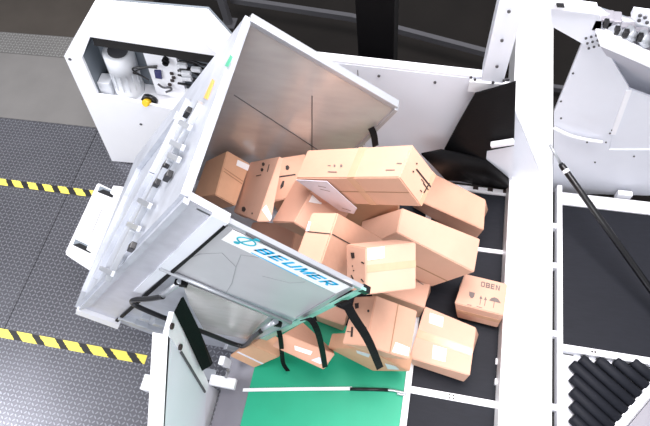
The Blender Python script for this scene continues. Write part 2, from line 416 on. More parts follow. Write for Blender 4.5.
# ------------------------------------------------------------------ conveyors
ZB = 0.255
cv = empty('belt_conveyor', (-0.2, 1.0, 0), 'conveyor with green and black belt strips under the heap of parcels', 'conveyor')
MB().box((-1.0, -0.9, -0.006), (0.66, 2.32, 0.235)).build('frame', 'skirt', cv)
MB().box((-0.996, -0.9, 0.235), (0.026, 1.05, ZB)).build('belt', 'green', cv)['label'] = 'green belt'
MB().box((-0.996, 1.06, 0.235), (0.026, 2.30, ZB)).build('belt', 'belt', cv)['label'] = 'black belt'
MB().box((0.072, -0.9, 0.235), (0.66, 2.26, ZB)).build('belt', 'belt', cv)['label'] = 'black belt'
MB().box((0.028, -0.9, 0.235), (0.070, 2.30, 0.268), .003).build('divider_rail', 'white', cv)
for y, h in ((1.775, .03), (0.70, .045), (-.38, .04)):
    cb = MB().box((0.070, y - h / 2, 0.25), (0.655, y + h / 2, 0.268), .002).build('cross_bar', 'white', cv)
    mb = MB()
    for dx in (.29, .315):
        for dy in (-.01, .01): mb.tube([(0.07 + dx - .04, y + dy, .268), (0.07 + dx - .04, y + dy, .271)], .006, 8)
    if h == .045: mb.build('screws', 'ink', cb)
    else: mb.bm.free()
eb = MB().box((0.2, 2.255, 0.25), (0.655, 2.30, 0.275), .002).build('end_bar', 'white', cv)
for x in (.36, .47, .585): MB().box((x, 2.272, .275), (x + .04, 2.30, .279)).build('dark_inset', 'ink', eb)
MB().poly([(-1.235, -0.9, .10), (-1.0, -0.9, .23), (-1.0, 0.75, .23), (-1.235, 0.75, .10)], (0, 0, -.012)).build('side_skirt', 'skirt', cv)

ts = empty('tension_strap', (-0.5, 0.69, ZB), 'thin white strap with a black sleeve and metal hook lying across the green belt', 'strap')
Zs = ZB + .006
MB().ribbon([onZ((243, 390), Zs), onZ((300, 389), Zs), onZ((352, 388.5), Zs)], (0, 1, 0), .022, .004).build('white_webbing', 'white', ts)
MB().tube([onZ((350, 389), Zs + .004), onZ((372, 389.3), Zs + .004), onZ((389, 390), Zs + .004)], .011, 10).build('black_sleeve', 'gloss_black', ts)
MB().tube([onZ(p, Zs + .01) for p in ((388, 390), (394, 390.5), (400, 392), (406, 393), (404, 395), (397, 393.5))], .008, 8, 2).build('hook', 'alu', ts)

bmn = empty('divider_beam', (0.77, 1.6, 0), 'long glossy white beam running between the two conveyors', 'beam')
xa, xb, zt = onZ((498, 426), .40).x, onZ((552, 426), .40).x, .40
MB().box((xa, -1.2, 0.10), (xb, 4.9, zt), .006).build('beam_body', 'beam', bmn)
for y in (-.2, .9, 2.0, 3.1, 4.3): MB().box((xa + .06, y - .06, -0.006), (xb - .06, y + .06, .11)).build('foot', 'rail', bmn)
for p in ((497, 362), (496.5, 382)):
    c = onX(p, xa); MB().box(c + V((-.012, -.02, -.02)), c + V((.0, .02, .02)), .003).build('side_clip', 'white', bmn)

rc = empty('side_conveyor', (1.35, 1.7, 0), 'black belt bed with white frame strips to the right of the long white beam', 'conveyor')
x1 = onZ((562, 260), ZB).x; x0 = onZ((556.5, 260), ZB).x
MB().box((0.93, -1.0, -0.006), (2.4, 2.38, 0.20)).build('frame', 'dark_gap', rc)
MB().box((x0, -1.0, 0.20), (x1, 2.40, .272), .003).build('edge_rail', 'white', rc)
MB().box((x1, 1.165, 0.20), (2.4, 2.235, ZB)).build('belt', 'belt', rc)
MB().box((x1, 2.235, 0.20), (2.4, 2.34, .27), .003).build('end_bar', 'white', rc)
MB().box((x1, 1.12, 0.20), (2.4, 1.165, .27), .003).build('end_bar', 'white', rc)
for y in (2.05, 1.73, 1.23, .75): MB().box((0.93, y - .02, .2), (x0, y + .02, .262), .002).build('bracket', 'white', rc)
mb = MB()
for x in (1.20, 1.22): mb.tube([(x, 1.143, .27), (x, 1.143, .274)], .007, 8)
mb.build('screws', 'ink', rc)
c = onZ((625, 193.5), .275); MB().box((c.x - .05, c.y - .02, .2), (c.x + .05, c.y + .02, .285), .003).build('white_block', 'white', rc)

rt = empty('roller_table', (1.4, 0.8, 0), 'white bed of slanted black rollers below the black belt at lower right', 'roller conveyor')
MB().box((x1, -1.0, 0.20), (2.4, 1.11, .215)).build('bed', 'white', rt)
ZR = .245
e0, e1 = onZ((650, 388), ZR), onZ((618, 426), ZR)
ln = (e1 - e0)
def hit(p, d):
    den = d.x * ln.y - d.y * ln.x
    t = ((e0.x - p.x) * ln.y - (e0.y - p.y) * ln.x) / den
    return p + d * t
dr = (onZ((625, 403), ZR) - onZ((573, 357), ZR)); dr.z = 0; dr.normalize()
st = [(632.5, 361.2), (615, 360.2), (597.5, 359.2), (580.5, 358.2), (571.4, 363.6), (571.4, 377), (571.4, 390.5), (571.4, 404), (571.4, 417.5), (571.4, 431)]
rol = None
for i, p in enumerate(st):
    a = onZ(p, ZR); b = hit(a, dr) - dr * .02
    ro = MB().tube([a, a + dr * .012, b], [.03, .035, .035], 18).build('roller', 'belt', rt)
mb = MB()
for p in ((592, 357), (610, 358.5), (628, 359.5), (577, 357), (567, 362), (566, 374), (566, 388), (566, 402), (566, 416)):
    c = onZ(p, .216); MB().tube([c, c + V((0, 0, .004))], .024, 12).build('bearing_cup', 'grey_white', rt)
MB().bar(e0 - ln.normalized() * .5, e1 + ln.normalized() * .3, .05, .05, V((0, 0, 1)), .004).build('diagonal_rail', 'white', rt)
nn = V((ln.y, -ln.x, 0)).normalized(); nn = nn if nn.x > 0 else -nn
MB().bar(e0 - ln.normalized() * .5 + nn * .10, e1 + ln.normalized() * .3 + nn * .10, .12, .03, V((0, 0, 1)), .003).build('outer_plate', 'skirt', rt)

# ------------------------------------------------------------------ right hand machine
YM = 2.45
G = lambda x, y, d=0.0: onY((x, y), YM + d)
rm = empty('transfer_machine', (1.2, YM, 0), 'white sheet metal machine with bolted plates and a hopper beyond the right hand belt', 'machine')
MB().poly([G(*p) for p in ((582, 43), (600, 39), (629, 88), (613, 130), (609, 150), (660, 150), (664, 196), (553, 193), (554, 112), (563, 90))], (0, .02, 0)).build('main_plate', 'grey_white', rm)
arm = MB().poly([G(x, y, -.03) for x, y in ((551, 2), (597, 8), (606, 34), (596, 40), (583, 44), (551, 26))], (0, .04, 0)).build('arm_plate', 'grey_white', rm)
MB().poly([G(x, y, -.035) for x, y in ((551, 1), (600, 7), (607, 13), (596, 12), (551, 6))], (0, -.02, 0)).build('arm_flange', 'white', arm)
MB().poly([G(x, y, -.056) for x, y in ((556, 2.5), (564, 3), (564.5, 6.5), (557, 6))], (0, -.01, 0)).build('label_plate', 'gloss_black', arm)
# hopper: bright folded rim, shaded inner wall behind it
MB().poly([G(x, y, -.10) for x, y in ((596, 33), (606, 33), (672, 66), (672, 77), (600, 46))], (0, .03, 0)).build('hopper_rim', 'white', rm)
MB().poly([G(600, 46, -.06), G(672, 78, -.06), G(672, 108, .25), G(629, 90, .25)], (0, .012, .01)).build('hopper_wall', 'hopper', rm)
MB().poly([G(x, y, .01) for x, y in ((629, 89), (680, 108), (680, 152), (609, 152), (613, 130))], (0, .015, 0)).build('side_plate', 'grey_white', rm)
MB().bar(G(629, 90, 0), G(613, 134, 0), .03, .015, V((0, 1, 0)), .002).build('fold', 'white', rm)
for i in range(9):
    x = 586 + (i % 3) * 5.2 + (i // 3) * 1.4; y = 38 + (i // 3) * 5 - (i % 3) * 1.5
    c = G(x, y, -.032); MB().tube([c, c + V((0, -.006, 0))], .007, 8).build('bolt', 'rail', rm)
for p in ((573, 73), (561, 101), (561, 118), (623, 109), (612, 130), (610, 133), (606, 142), (587, 142), (634, 156), (595, 162)):
    c = G(*p); MB().tube([c, c + V((0, -.006, 0))], .0065, 8).build('bolt', 'rail', rm)
mb = MB(); mb.tube([G(x, y, -.03) for x, y in ((554, 128), (570, 136), (588, 140), (602, 142))], .012, 8, 2); mb.build('hose', 'white', rm)
MB().poly([G(x, y, .12) for x, y in ((598, 9), (608, 12), (672, 36), (672, 62), (606, 33))], (0, .02, 0)).build('mechanism_tray', 'cavity', rm)
for a, b, r in (((600, 14), (672, 33), .018), ((604, 19), (672, 40), .012)):
    MB().tube([G(*a, .02), G(*b, .02)], r, 10).build('guide_rail', 'alu', rm)
for p, w, h in (((602, 22), .05, .04), ((612, 25), .035, .05), ((608, 32), .05, .03), ((634, 36), .05, .06), ((622, 30), .05, .05), ((646, 40), .04, .05)):
    c = G(*p, .0); MB().box(c + V((-w, -.03, -h)), c + V((w, .05, h)), .008).build('bracket', 'skirt', rm)
for a, b in (((628, 30), (632, 38)), ((614, 28), (618, 38)), ((641, 34), (646, 44))):
    MB().tube([G(*a, -.05), G(*b, -.05)], .03, 14).build('cylinder', 'alu', rm)
for p in ((606, 24), (617, 31), (626, 34), (640, 38)):
    c = G(*p, -.075); MB().box(c + V((-.012, -.01, -.02)), c + V((.012, .02, .02)), .003).build('dark_slot', 'gloss_black', rm)
bp = MB().poly([G(x, y, -.06) for x, y in ((634, 11), (664, 15), (664, 30), (638, 24), (631, 17))], (0, .03, 0)).build('bolted_bracket', 'grey_white', rm)
for p in ((640, 15), (645, 17), (639, 20), (647, 22)):
    c = G(*p, -.06); MB().tube([c, c + V((0, -.008, 0))], .009, 8).build('bolt', 'rail', bp)
gs = empty('gas_strut', (1.3, 1.8, .4), 'long black gas strut slanting over the black belt at the right edge', 'strut')
a, b = onY((560.5, 163.5), 2.28), onZ((676, 325), .36)
d = (b - a).normalized()
MB().tube([a, a + d * .02, b], [.016, .022, .022], 14).build('cylinder', 'gloss_black', gs)
MB().tube([a + d * .05, a + d * .075], .0235, 14).build('white_ring', 'white', gs)
MB().tube([onY((550, 145), 2.36), a], [.008, .012], 10).build('piston_rod', 'alu', gs)

# ------------------------------------------------------------------ tipping chute
YF, YB = 0.80, 1.75
D, E, F, L = onY((186, 198), YF), onY((365, 288), YF), onY((252, 345), YF), onY((78, 308), YF)
A, B = onY((249, 20), YB), onY((397, 107), YB)
Kc = onY((139, 158), YB)
Fb = B + (F - E) * .93
PF = lambda x, y, d=0.0: onY((x, y), YF - d)
tc = empty('tipping_chute', (-1.4, 1.3, 0), 'tipped sheet metal chute with clear lettered side panel, pouring out the heap of parcels', 'parcel tipper')
sp = MB().poly([PF(*p) for p in ((184.5, 197), (229, 221), (143, 294), (120, 322), (78, 308.5))], (0, .03, 0)).build('side_panel', 'steel', tc)
MB().poly([PF(x, y, .001) for x, y in ((184.5, 196.5), (190, 200), (92, 303), (78, 308.5))], (0, -.022, 0)).build('folded_rim', 'zinc', sp)
MB().poly([PF(x, y, .001) for x, y in ((78, 306), (121, 321), (119, 325.5), (77, 310))], (0, -.03, 0)).build('bottom_rim', 'white', sp)
MB().poly([PF(x, y, .001) for x, y in ((213, 213), (229, 221), (143, 292), (134, 290))], (0, -.010, 0)).build('edge_strip', 'grey_white', sp)
MB().poly([PF(x, y, .004) for x, y in ((224, 223.5), (226.5, 225), (117, 322), (115, 320))], (0, -.012, 0)).build('rubber_seal', 'black', sp)
# right hand half of the front wall: frame, pane, banner
wp = MB().poly([PF(*p) for p in ((228, 226), (352, 284), (298, 319), (160, 268), (150, 290), (163, 267))][0:4], (0, .008, 0)).build('window_pane', 'pane', tc)
wp['label'] = 'cloudy clear pane below the banner'
mb = MB()
for line in (((190, 258), (200, 254), (222, 253), (236, 267)), ((236, 267), (241, 255), (262, 258), (292, 260)), ((236, 267), (232, 283), (226, 293)), ((262, 276), (290, 283), (305, 282))):
    pts = [PF(x, y, .0005) for x, y in line]
    for u, v in zip(pts, pts[1:]): mb.bar(u, v, .0035, .001, V((0, 1, 0)))
mb.build('parcel_edge_lines', 'parcel_edge', wp)  # parcel edges showing in the pane, drawn on as thin lines
MB().poly([PF(x, y, -.009) for x, y in ((154, 262), (300, 317), (252, 346), (208, 354), (158, 337), (118, 322))], (0, .012, 0)).build('lower_sheet', 'zinc', tc)
MB().poly([PF(x, y, .002) for x, y in ((182, 281), (268, 316), (247, 338), (205, 331), (190, 303))], (0, -.006, 0)).build('lower_pane', 'mirror', tc)
tr = MB().bar(PF(196, 205, -.012), PF(365.5, 289.5, -.012), .026, .024, V((0, 1, 0)), .006).build('top_rail', 'alu', tc)
MB().bar(PF(246, 233.5, .004), PF(352, 286, .004), .008, .006, V((0, 1, 0))).build('dark_slot', 'rail', tr)
MB().bar(PF(361, 287.5, -.012), PF(368, 291, -.012), .034, .034, V((0, 1, 0)), .004).build('end_cap', 'gloss_black', tr)
bn = MB().poly([PF(x, y, .003) for x, y in ((232.5, 229.5), (350, 286), (336, 293), (221.5, 239))], (0, -.003, 0)).build('banner', 'paper', tc)
P0, P1 = PF(253.5, 249.7, .006), PF(328, 285.6, .006)
ex = (P1 - P0).normalized(); ey = V((0, -1, 0)).cross(ex).normalized()
ey = ey if ey.z > 0 else -ey
capH = (PF(262, 246.2, .006) - P0).dot(ey)
block_lettering('lettering', 'BEUMER', P0, ex, ey, V((0, -1, 0)), (P1 - P0).length, max(.028, capH * .95), 'blue', bn, .25)
u0, u1 = PF(251, 252.6, .0065), PF(298, 276, .0065)
MB().bar(u0, u1, .007, .001, V((0, 1, 0))).build('underline', 'blue', bn)
mb = MB(); ua, ub = PF(301, 277.5, .0065), PF(325, 289, .0065)
for i in range(14):
    p = ua.lerp(ub, i / 14); q = ua.lerp(ub, (i + .55) / 14); mb.bar(p, q, .005, .0008, V((0, 1, 0)))
mb.build('small_print', 'teal', bn)
ec = PF(246.5, 241.3, .0065); er = capH * .8
mb = MB()
ring = [ec + ex * (er * .72 * math.cos(t)) + ey * (er * .62 * math.sin(t)) for t in [2 * math.pi * k / 28 for k in range(29)]]
mb.tube(ring, .0035, 6)
mb.bar(ec - ey * er * .95 - ex * er * .2, ec + ey * er * .95 + ex * er * .2, .008, .001, V((0, 1, 0)))
for sg in (-1, 1): mb.tube([ec + (ey * er * 1.0 + ex * er * .25) * sg, ec + (ey * er * 1.0 + ex * er * .25) * sg + V((0, -.001, 0))], .013, 12)
mb.build('emblem', 'teal', bn)
MB().poly([PF(x, y, .003) for x, y in ((349, 286.5), (354, 287), (302, 318), (296, 317.5))], (0, -.006, 0)).build('edge_strip', 'alu', tc)
MB().poly([PF(x, y, .002) for x, y in ((362, 289), (366, 291), (253, 347.5), (250, 344.5), (300, 320))], (0, .012, 0)).build('glass_edge', 'edge', tc)['label'] = 'green tinted edge of the clear panel'
MB().tube([PF(160, 268, .012), PF(291, 323, .012)], .012, 14).build('support_bar', 'alu', tc)
# handle
hp_ = [(163, 296.5), (150, 299), (131, 299.5), (133, 304.5), (150, 312), (167, 319), (204, 332), (238, 346), (246, 346), (253, 337), (261, 331)]
hd = MB().tube([PF(x, y, .055) for x, y in hp_], .015, 12, 2).build('handle_bar', 'gloss_black', tc)
for a, b in (((161, 296.5), (181, 281)), ((259, 332), (276, 321))):
    MB().tube([PF(*a, .05), PF(*b, .01)], .017, 12).build('bracket', 'alu', hd)
for a in ((182, 280.5), (277, 321)):
    c = PF(*a, .0); MB().box(c + V((-.03, -.03, -.02)), c + V((.03, 0, .02)), .005).build('clamp', 'black', hd)
# loose fixings behind the handle
mb = MB()
for p, w, h in (((128, 318), .06, .02), ((141, 323), .05, .03), ((152, 327), .06, .02), ((160, 322), .04, .04), ((232, 347), .05, .03), ((146, 316), .03, .03)):
    c = PF(*p, .0); MB().obox(c, V((.8, 0, -.6)), V((0, 1, 0)), V((.6, 0, .8)), (w, .03, h), .006).build('hinge_bracket', 'alu', tc)
# rear wall of the chute
rp = MB().poly([A, B, Fb, Kc], (0, .03, 0)).build('rear_panel', 'mirror', tc)
rp['label'] = 'polished steel wall mirroring the parcels'
rr = MB().bar(A + V((0, .01, .0)), B + V((0, .01, 0)), .03, .045, V((0, 1, 0)), .005).build('top_rail', 'alu', rp)
MB().bar(B, Fb, .02, .04, V((0, 1, 0)), .004).build('edge_strip', 'alu', rp)
for p, q in (((234, 95), (318, 150)), ((312, 96), (312, 150))):
    MB().bar(onY(p, YB - .001), onY(q, YB - .001), .005, .003, V((0, 1, 0))).build('reflection_line', 'rail', rp)  # boundary of the parcels' reflection, drawn on the steel as dark bars
# outer wall: the back of the tipped chute, seen along its length
def bl(u, v): return (D * (1 - v) + L * v) * (1 - u) + (A * (1 - v) + Kc * v) * u
NO = ((L - D).cross(A - D)).normalized()
if NO.x > 0: NO = -NO
def ow(p, off):
    u, v = .5, .3
    for _ in range(40):
        f0 = proj(bl(u, v) + NO * off); fu = proj(bl(u + 1e-4, v) + NO * off); fv = proj(bl(u, v + 1e-4) + NO * off)
        a11, a12, a21, a22 = (fu[0] - f0[0]) / 1e-4, (fv[0] - f0[0]) / 1e-4, (fu[1] - f0[1]) / 1e-4, (fv[1] - f0[1]) / 1e-4
        det = a11 * a22 - a12 * a21
        if abs(det) < 1e-6: break
        ex_, ey_ = p[0] - f0[0], p[1] - f0[1]
        du, dv = (ex_ * a22 - ey_ * a12) / det, (a11 * ey_ - a21 * ex_) / det
        u += max(-.2, min(.2, du)); v += max(-.2, min(.2, dv))
        u = max(-.15, min(1.15, u)); v = max(-.1, min(1.1, v))
    return bl(u, v) + NO * off
mb = MB()
NU, NV = 6, 6
g0 = [[mb.bm.verts.new(bl(i / NU, j / NV) - NO * .012) for j in range(NV + 1)] for i in range(NU + 1)]
g1 = [[mb.bm.verts.new(bl(i / NU, j / NV) + NO * .022) for j in range(NV + 1)] for i in range(NU + 1)]
for g in (g0, g1):
    for i in range(NU):
        for j in range(NV): mb.bm.faces.new((g[i][j], g[i + 1][j], g[i + 1][j + 1], g[i][j + 1]))
for i in range(NU):
    for j in (0, NV): mb.bm.faces.new((g0[i][j], g0[i + 1][j], g1[i + 1][j], g1[i][j]))
for j in range(NV):
    for i in (0, NU): mb.bm.faces.new((g0[i][j], g0[i][j + 1], g1[i][j + 1], g1[i][j]))
bmesh.ops.recalc_face_normals(mb.bm, faces=mb.bm.faces)
op_ = mb.build('outer_panel', 'zinc', tc)
mb = MB(); mb.bar(D + NO * .01, A + NO * .01, .03, .03, NO, .005); mb.build('lip_rail', 'zinc', op_)
def obar(name, pts, w, h, off, mt):
    mb = MB(); q = [ow(p, off) for p in pts]
    for a, b in zip(q, q[1:]): mb.bar(a, b, w, h, NO, .003)
    return mb.build(name, mt, op_)
obar('channel', [(188, 100), (152, 171), (118, 233), (96, 276)], .05, .03, .036, 'zinc')
obar('channel', [(201, 103), (170, 160), (133, 229), (108, 279)], .04, .03, .036, 'alu')
obar('channel', [(178, 116), (140, 166), (126, 195), (84, 290)], .05, .03, .036, 'zinc')
for a, b in (((171, 142), (183, 148)), ((169, 155), (179, 160)), ((139, 200), (150, 206)), ((128, 224), (139, 229)), ((101, 268), (113, 274)), ((180, 122), (190, 128))):
    obar('cross_bar', [a, b], .025, .016, .045, 'alu')
for p in ((187.5, 112.5), (165.7, 166), (156.5, 183.7), (132, 247), (168, 176)):
    c = ow(p, .04); MB().obox(c, (L - D).normalized(), V((0, 1, 0)), NO, (.03, .016, .012), .003).build('clip', 'gloss_black', op_)
for nm, pts, mtn in (('sticker', ((204, 98), (207.5, 99.5), (214.5, 81), (212.5, 79)), 'orange'), ('sticker', ((225, 66), (228, 67), (233, 57), (231, 55)), 'emerald')):
    st_ = MB().poly([ow(p, .024) for p in pts], NO * .002).build(nm, mtn, op_)
    st_['label'] = 'orange arrow sticker' if mtn == 'orange' else 'green sticker'
# slotted bumper guard
gq = [onZ(p, z) for p, z in (((97, 182), .50), ((126, 196), .62), ((92, 271), .62), ((64, 253), .50))]
gd = MB(); gd.poly(gq, (0, 0, -.12))
bmesh.ops.bevel(gd.bm, geom=gd.bm.edges[:], offset=.012, segments=2, affect='EDGES')
gd = gd.build('bumper_guard', 'white', tc)
gn = (gq[1] - gq[0]).cross(gq[2] - gq[0]).normalized(); gn = gn if gn.z > 0 else -gn
def ong(p): return onP(p, gq[0], gn)
for pts in (((100, 186), (115, 192), (112.5, 198), (97.5, 192)), ((75.5, 239), (93, 247.5), (90.5, 253.5), (73, 245))):
    MB().poly([ong(p) for p in pts], gn * .002).build('slot', 'cavity', gd)
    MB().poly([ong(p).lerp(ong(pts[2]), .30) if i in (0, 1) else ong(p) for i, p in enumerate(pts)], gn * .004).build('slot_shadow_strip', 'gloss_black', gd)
MB().bar(ong((102.5, 208)), ong((92.5, 232)), .006, .003, gn).build('groove', 'rail', gd)
for p in ((120, 192), (97, 248)):
    c = ong(p); MB().obox(c, V((1, 0, 0)), V((0, 1, 0)), gn, (.05, .035, .03), .008).build('hinge', 'white', gd)
MB().poly([L + V((.03, .03, .01)), F + V((0, .03, 0)), Fb, Kc + V((.03, 0, 0))], (0, 0, -.012)).build('slide_plate', 'zinc', tc)
# frame feet carrying the chute
MB().box((-2.15, 0.86, -.006), (-1.2, 0.98, .30), .01).build('base_frame', 'grey_white', tc)
MB().box((-2.15, 1.58, -.006), (-1.2, 1.70, .45), .01).build('base_frame', 'grey_white', tc)
# black straps hanging from the open edge
def strap(pts, w, th=.006):
    q = [V(p) for p in pts]
    for _ in range(2):
        n = [q[0]]
        for i in range(len(q) - 1): n += [q[i].lerp(q[i + 1], .25), q[i].lerp(q[i + 1], .75)]
        q = n + [q[-1]]
    t = (q[-1] - q[0]).normalized(); sd = RF.cross(t).normalized()
    return MB().ribbon(q, sd, w, th).build('strap', 'black', tc)
strap([PF(x, y, .02 + .03 * i) for i, (x, y) in enumerate(((279, 331), (281, 340), (282, 355), (283, 364), (288, 371)))], .028)
strap([PF(x, y, .02 + .03 * i) for i, (x, y) in enumerate(((303, 320), (310, 318), (317, 328), (322, 348), (325, 367)))], .032)
strap([PF(x, y, .02 + .025 * i) for i, (x, y) in enumerate(((338, 303), (346, 302), (352, 315), (368, 338), (380, 368)))], .042)
strap([onY((x, y), YB - .03) for x, y in ((371, 128), (374, 134), (375.5, 146))], .035)

# ------------------------------------------------------------------ white post with rubber flap, lower left
XP = -1.25
PX = lambda x, y, d=0.0: onX((x, y), XP + d)
gp = empty('guide_post', (XP - .05, 0.35, 0), 'white sheet metal guide post with a black rubber flap, below the chute at lower left', 'machine guard')
top_ = [PX(167, 331), PX(172, 341), PX(161, 430), PX(205, 426), PX(208, 391), PX(204, 392)]
MB().poly([PX(168, 336), PX(180.6, 352), PX(206, 392), PX(204, 440), PX(163, 440)], (-.035, 0, 0)).build('side_plate', 'grey_white', gp)
MB().poly([PX(168, 334, .004), PX(174, 312, .004), PX(183, 325, .004), PX(209, 384, .004), PX(206.5, 393, .004), PX(181, 352, .004)], (-.03, 0, 0)).build('gusset_plate', 'white', gp)
a, b = PX(168, 335), PX(162, 440)
MB().poly([a, b, b + V((-.09, 0, 0)), a + V((-.09, 0, 0))], (0, 0, -.03)).build('top_edge', 'beam', gp)
MB().bar(PX(181, 352, .008), PX(205, 392, .008), .012, .01, V((1, 0, 0))).build('groove', 'rail', gp)
for p in ((171, 326), (179.5, 347)):
    c = PX(*p, .006); MB().tube([c, c + V((.012, 0, 0))], .018, 10).build('bolt', 'ink', gp)
MB().poly([PX(181, 298, .05), PX(197, 330, .05), PX(211, 364, .05), PX(209, 367, .05), PX(202, 371, .03), PX(184, 332, .012), PX(174, 312, .012)], (.01, .01, 0)).build('rubber_flap', 'black', gp)
xx = -1.0
MB().box((-1.80, 0.39, .04), (-1.34, 0.50, .16), .008).build('cross_tube', 'white', gp)
MB().box((-1.27, 0.49, .25), (-1.09, 0.56, .30), .006).build('cross_tube', 'white', gp)
MB().box((XP - .09, 0.18, -.006), (XP - .03, 0.50, .35), .005).build('foot', 'white', gp)
q = onY((225, 362), .66); MB().obox(q, V((.97, 0, .24)), V((0, 1, 0)), V((-.24, 0, .97)), (.022, .03, .05), .005).build('sensor_box', 'white', gp)
q = onY((237, 369), .70); MB().box(q + V((-.06, -.04, -.05)), q + V((.04, .04, .05)), .008).build('dark_bracket', 'gloss_black', gp)
MB().tube([onY(p, .56) for p in ((206, 388), (215, 388.5), (222, 383), (227.5, 375), (228, 370))], .011, 10, 2).build('cable', 'gloss_black', gp)
q = onY((210, 375), .60); MB().box(q + V((-.05, -.04, -.03)), q + V((.05, .04, .03)), .006).build('clamp', 'alu', gp)

# ------------------------------------------------------------------ parcels
PARCELS = {
    'P1': ((-1.2083, 1.4118, 1.3002), [[0.0094, 0.2894, 0.0261], [0.1007, 0.0083, -0.1283], [-0.1999, 0.0205, -0.1555]], {'c': (215.5, 195), 'a': (227.3, 150.5), 'b': (235.8, 206), 'd': (192.6, 198.4), 'ab': (250.2, 163.7), 'ad': (206, 161), 'bd': (213, 211)}),
    'P2': ((-0.8388, 1.1873, 1.512), [[0.0619, 0.3216, 0.1181], [-0.3121, 0.2173, -0.4279], [0.0607, 0.0039, -0.0424]], {'c': (257, 222), 'a': (279.5, 156.5), 'b': (233.5, 212), 'd': (271, 221.8), 'ab': (250.2, 162), 'ad': (283, 158.5)}),
    'P3': ((-0.8215, 1.4017, 1.3585), [[-0.034, 0.2524, 0.0582], [0.1288, 0.0243, -0.0304], [-0.0725, 0.0516, -0.2661]], {'c': (271.5, 202), 'a': (279.6, 158), 'b': (297, 196.5), 'd': (277.5, 212), 'ab': (305.8, 153.7)}),
    'P5': ((-0.1163, 1.2443, 1.9882), [[0.038, 0.174, 0.0057], [-0.5408, 0.1286, -0.3267], [0.115, -0.0187, -0.1978]], {'c': (399.2, 177.4), 'a': (412.8, 144.4), 'b': (295.7, 178.2), 'd': (421.4, 206.7), 'ab': (307.5, 150), 'ad': (436.3, 175)}),
    'P6': ((0.3929, 1.8163, 0.5321), [[0.0652, 0.1941, 0.061], [-0.4966, 0.1645, 0.0076], [0.0217, 0.0781, -0.2721]], {'c': (483.8, 230), 'a': (485.5, 199.6), 'b': (412, 198), 'd': (473, 243), 'ab': (420, 166.5)}),
    'P7': ((-0.1288, 1.3763, 1.1561), [[0.0063, 0.1996, 0.0022], [0.4948, -0.0118, -0.3546], [-0.246, 0.0116, -0.3437]], {'c': (396.8, 232.3), 'a': (402.5, 208), 'b': (474.5, 272.3), 'ab': (480.4, 239), 'bd': (432, 286.7), 'ad': (362, 221)}),
    'P8': ((-0.2348, 1.0268, 1.6977), [[0.2249, 0.1262, -0.1473], [0.0278, -0.1886, -0.1192], [-0.1081, 0.0573, -0.1159]], {'c': (366.2, 247.7), 'a': (416.2, 242.6), 'b': (366.2, 295), 'd': (346, 244.3), 'ad': (396, 239.3), 'ab': (416.2, 289.2)}),
    'P9': ((0.0795, 1.1959, 0.4906), [[0.0431, 0.2042, -0.0128], [-0.3568, 0.0744, -0.0133], [0.0048, -0.0138, -0.2045]], {'c': (424.8, 307.7), 'a': (431.4, 279.8), 'b': (372, 289), 'd': (419, 318), 'ab': (380, 262)}),
    'P10': ((-0.2064, 0.7285, 1.0907), [[0.0152, 0.2757, 0.0351], [0.2389, 0.0122, -0.1994], [-0.141, 0.029, -0.1672]], {'c': (366, 346), 'a': (376, 295.5), 'b': (410, 360), 'd': (342, 343.5), 'ab': (417.5, 311), 'ad': (354.5, 297)}),
    'P11': ((0.3888, 0.8005, 0.4903), [[0.057, 0.3264, 0.0058], [-0.3553, 0.0629, -0.0504], [0.0253, -0.0012, -0.1799]], {'c': (470, 375.5), 'a': (476, 327.5), 'b': (409, 358), 'd': (464, 382), 'ab': (425, 306)}),
    'P12': ((0.3047, 1.2553, 0.4853), [[0.0241, 0.2411, -0.0441], [0.2928, -0.0303, -0.0057], [-0.0067, -0.0314, -0.1756]], {'c': (454.6, 303), 'a': (464.8, 273.5), 'd': (457.2, 317.5)}),
    'P13': ((-0.6524, 1.1943, 1.4824), [[0.0735, 0.2203, 0.0558], [-0.1592, 0.0932, -0.1583], [0.1479, -0.0102, -0.1547]], {'c': (294, 222.5), 'a': (313, 189), 'b': (271.5, 222), 'd': (330, 246), 'ab': (296, 179), 'ad': (352, 208)}),
    'P14': ((-0.4025, 1.1705, 1.6895), [[-0.1253, 0.0212, 0.0012], [-0.0393, -0.2266, -0.0996], [0.0227, 0.1546, -0.3607]], {'c': (338, 212.8), 'a': (311.8, 212.8), 'b': (321, 264), 'd': (384, 239.5), 'ab': (294, 262), 'bd': (352, 282)}),
    'P15': ((-0.7623, 1.411, 0.995), [[-0.3049, 0.027, -0.0397], [-0.0044, -0.1827, -0.0907], [0.0314, 0.089, -0.1808]], {'c': (297, 223.5), 'a': (252, 222.5), 'b': (288, 268), 'd': (314, 232), 'ab': (243, 262)}),
    'P17': ((-0.9419, 0.7553, 0.5438), [[0.0354, 0.1125, -0.0173], [0.1431, -0.0576, -0.0817], [-0.1038, 0.0042, -0.1848]], {'c': (251, 344), 'a': (272, 333), 'b': (279, 357), 'd': (229, 356), 'bd': (254, 368)}),
    'P18': ((-0.7568, 0.8323, 0.6835), [[-0.0224, 0.0673, -0.1921], [0.3244, -0.0746, -0.064], [-0.0301, -0.1029, -0.0326]], {'c': (283, 334), 'a': (303, 322), 'b': (335, 354), 'd': (272, 346), 'bd': (323.5, 369.5)}),
    'P19': ((-0.4302, 1.0099, 0.4085), [[0.0203, 0.1054, 0.0007], [-0.196, 0.0376, 0.0098], [-0.007, 0.0023, -0.1485]], {'c': (344, 325.5), 'a': (347, 311), 'b': (315, 315), 'd': (343, 331), 'ab': (322, 300)}),
    'P20': ((-0.2355, 0.7883, 0.7947), [[0.0066, 0.0985, -0.0013], [0.2845, -0.0231, -0.3124], [-0.2416, 0.0132, -0.221]], {'c': (364, 348), 'a': (368, 332), 'b': (410, 371.5), 'd': (327.6, 348), 'bd': (373, 371)}),
}

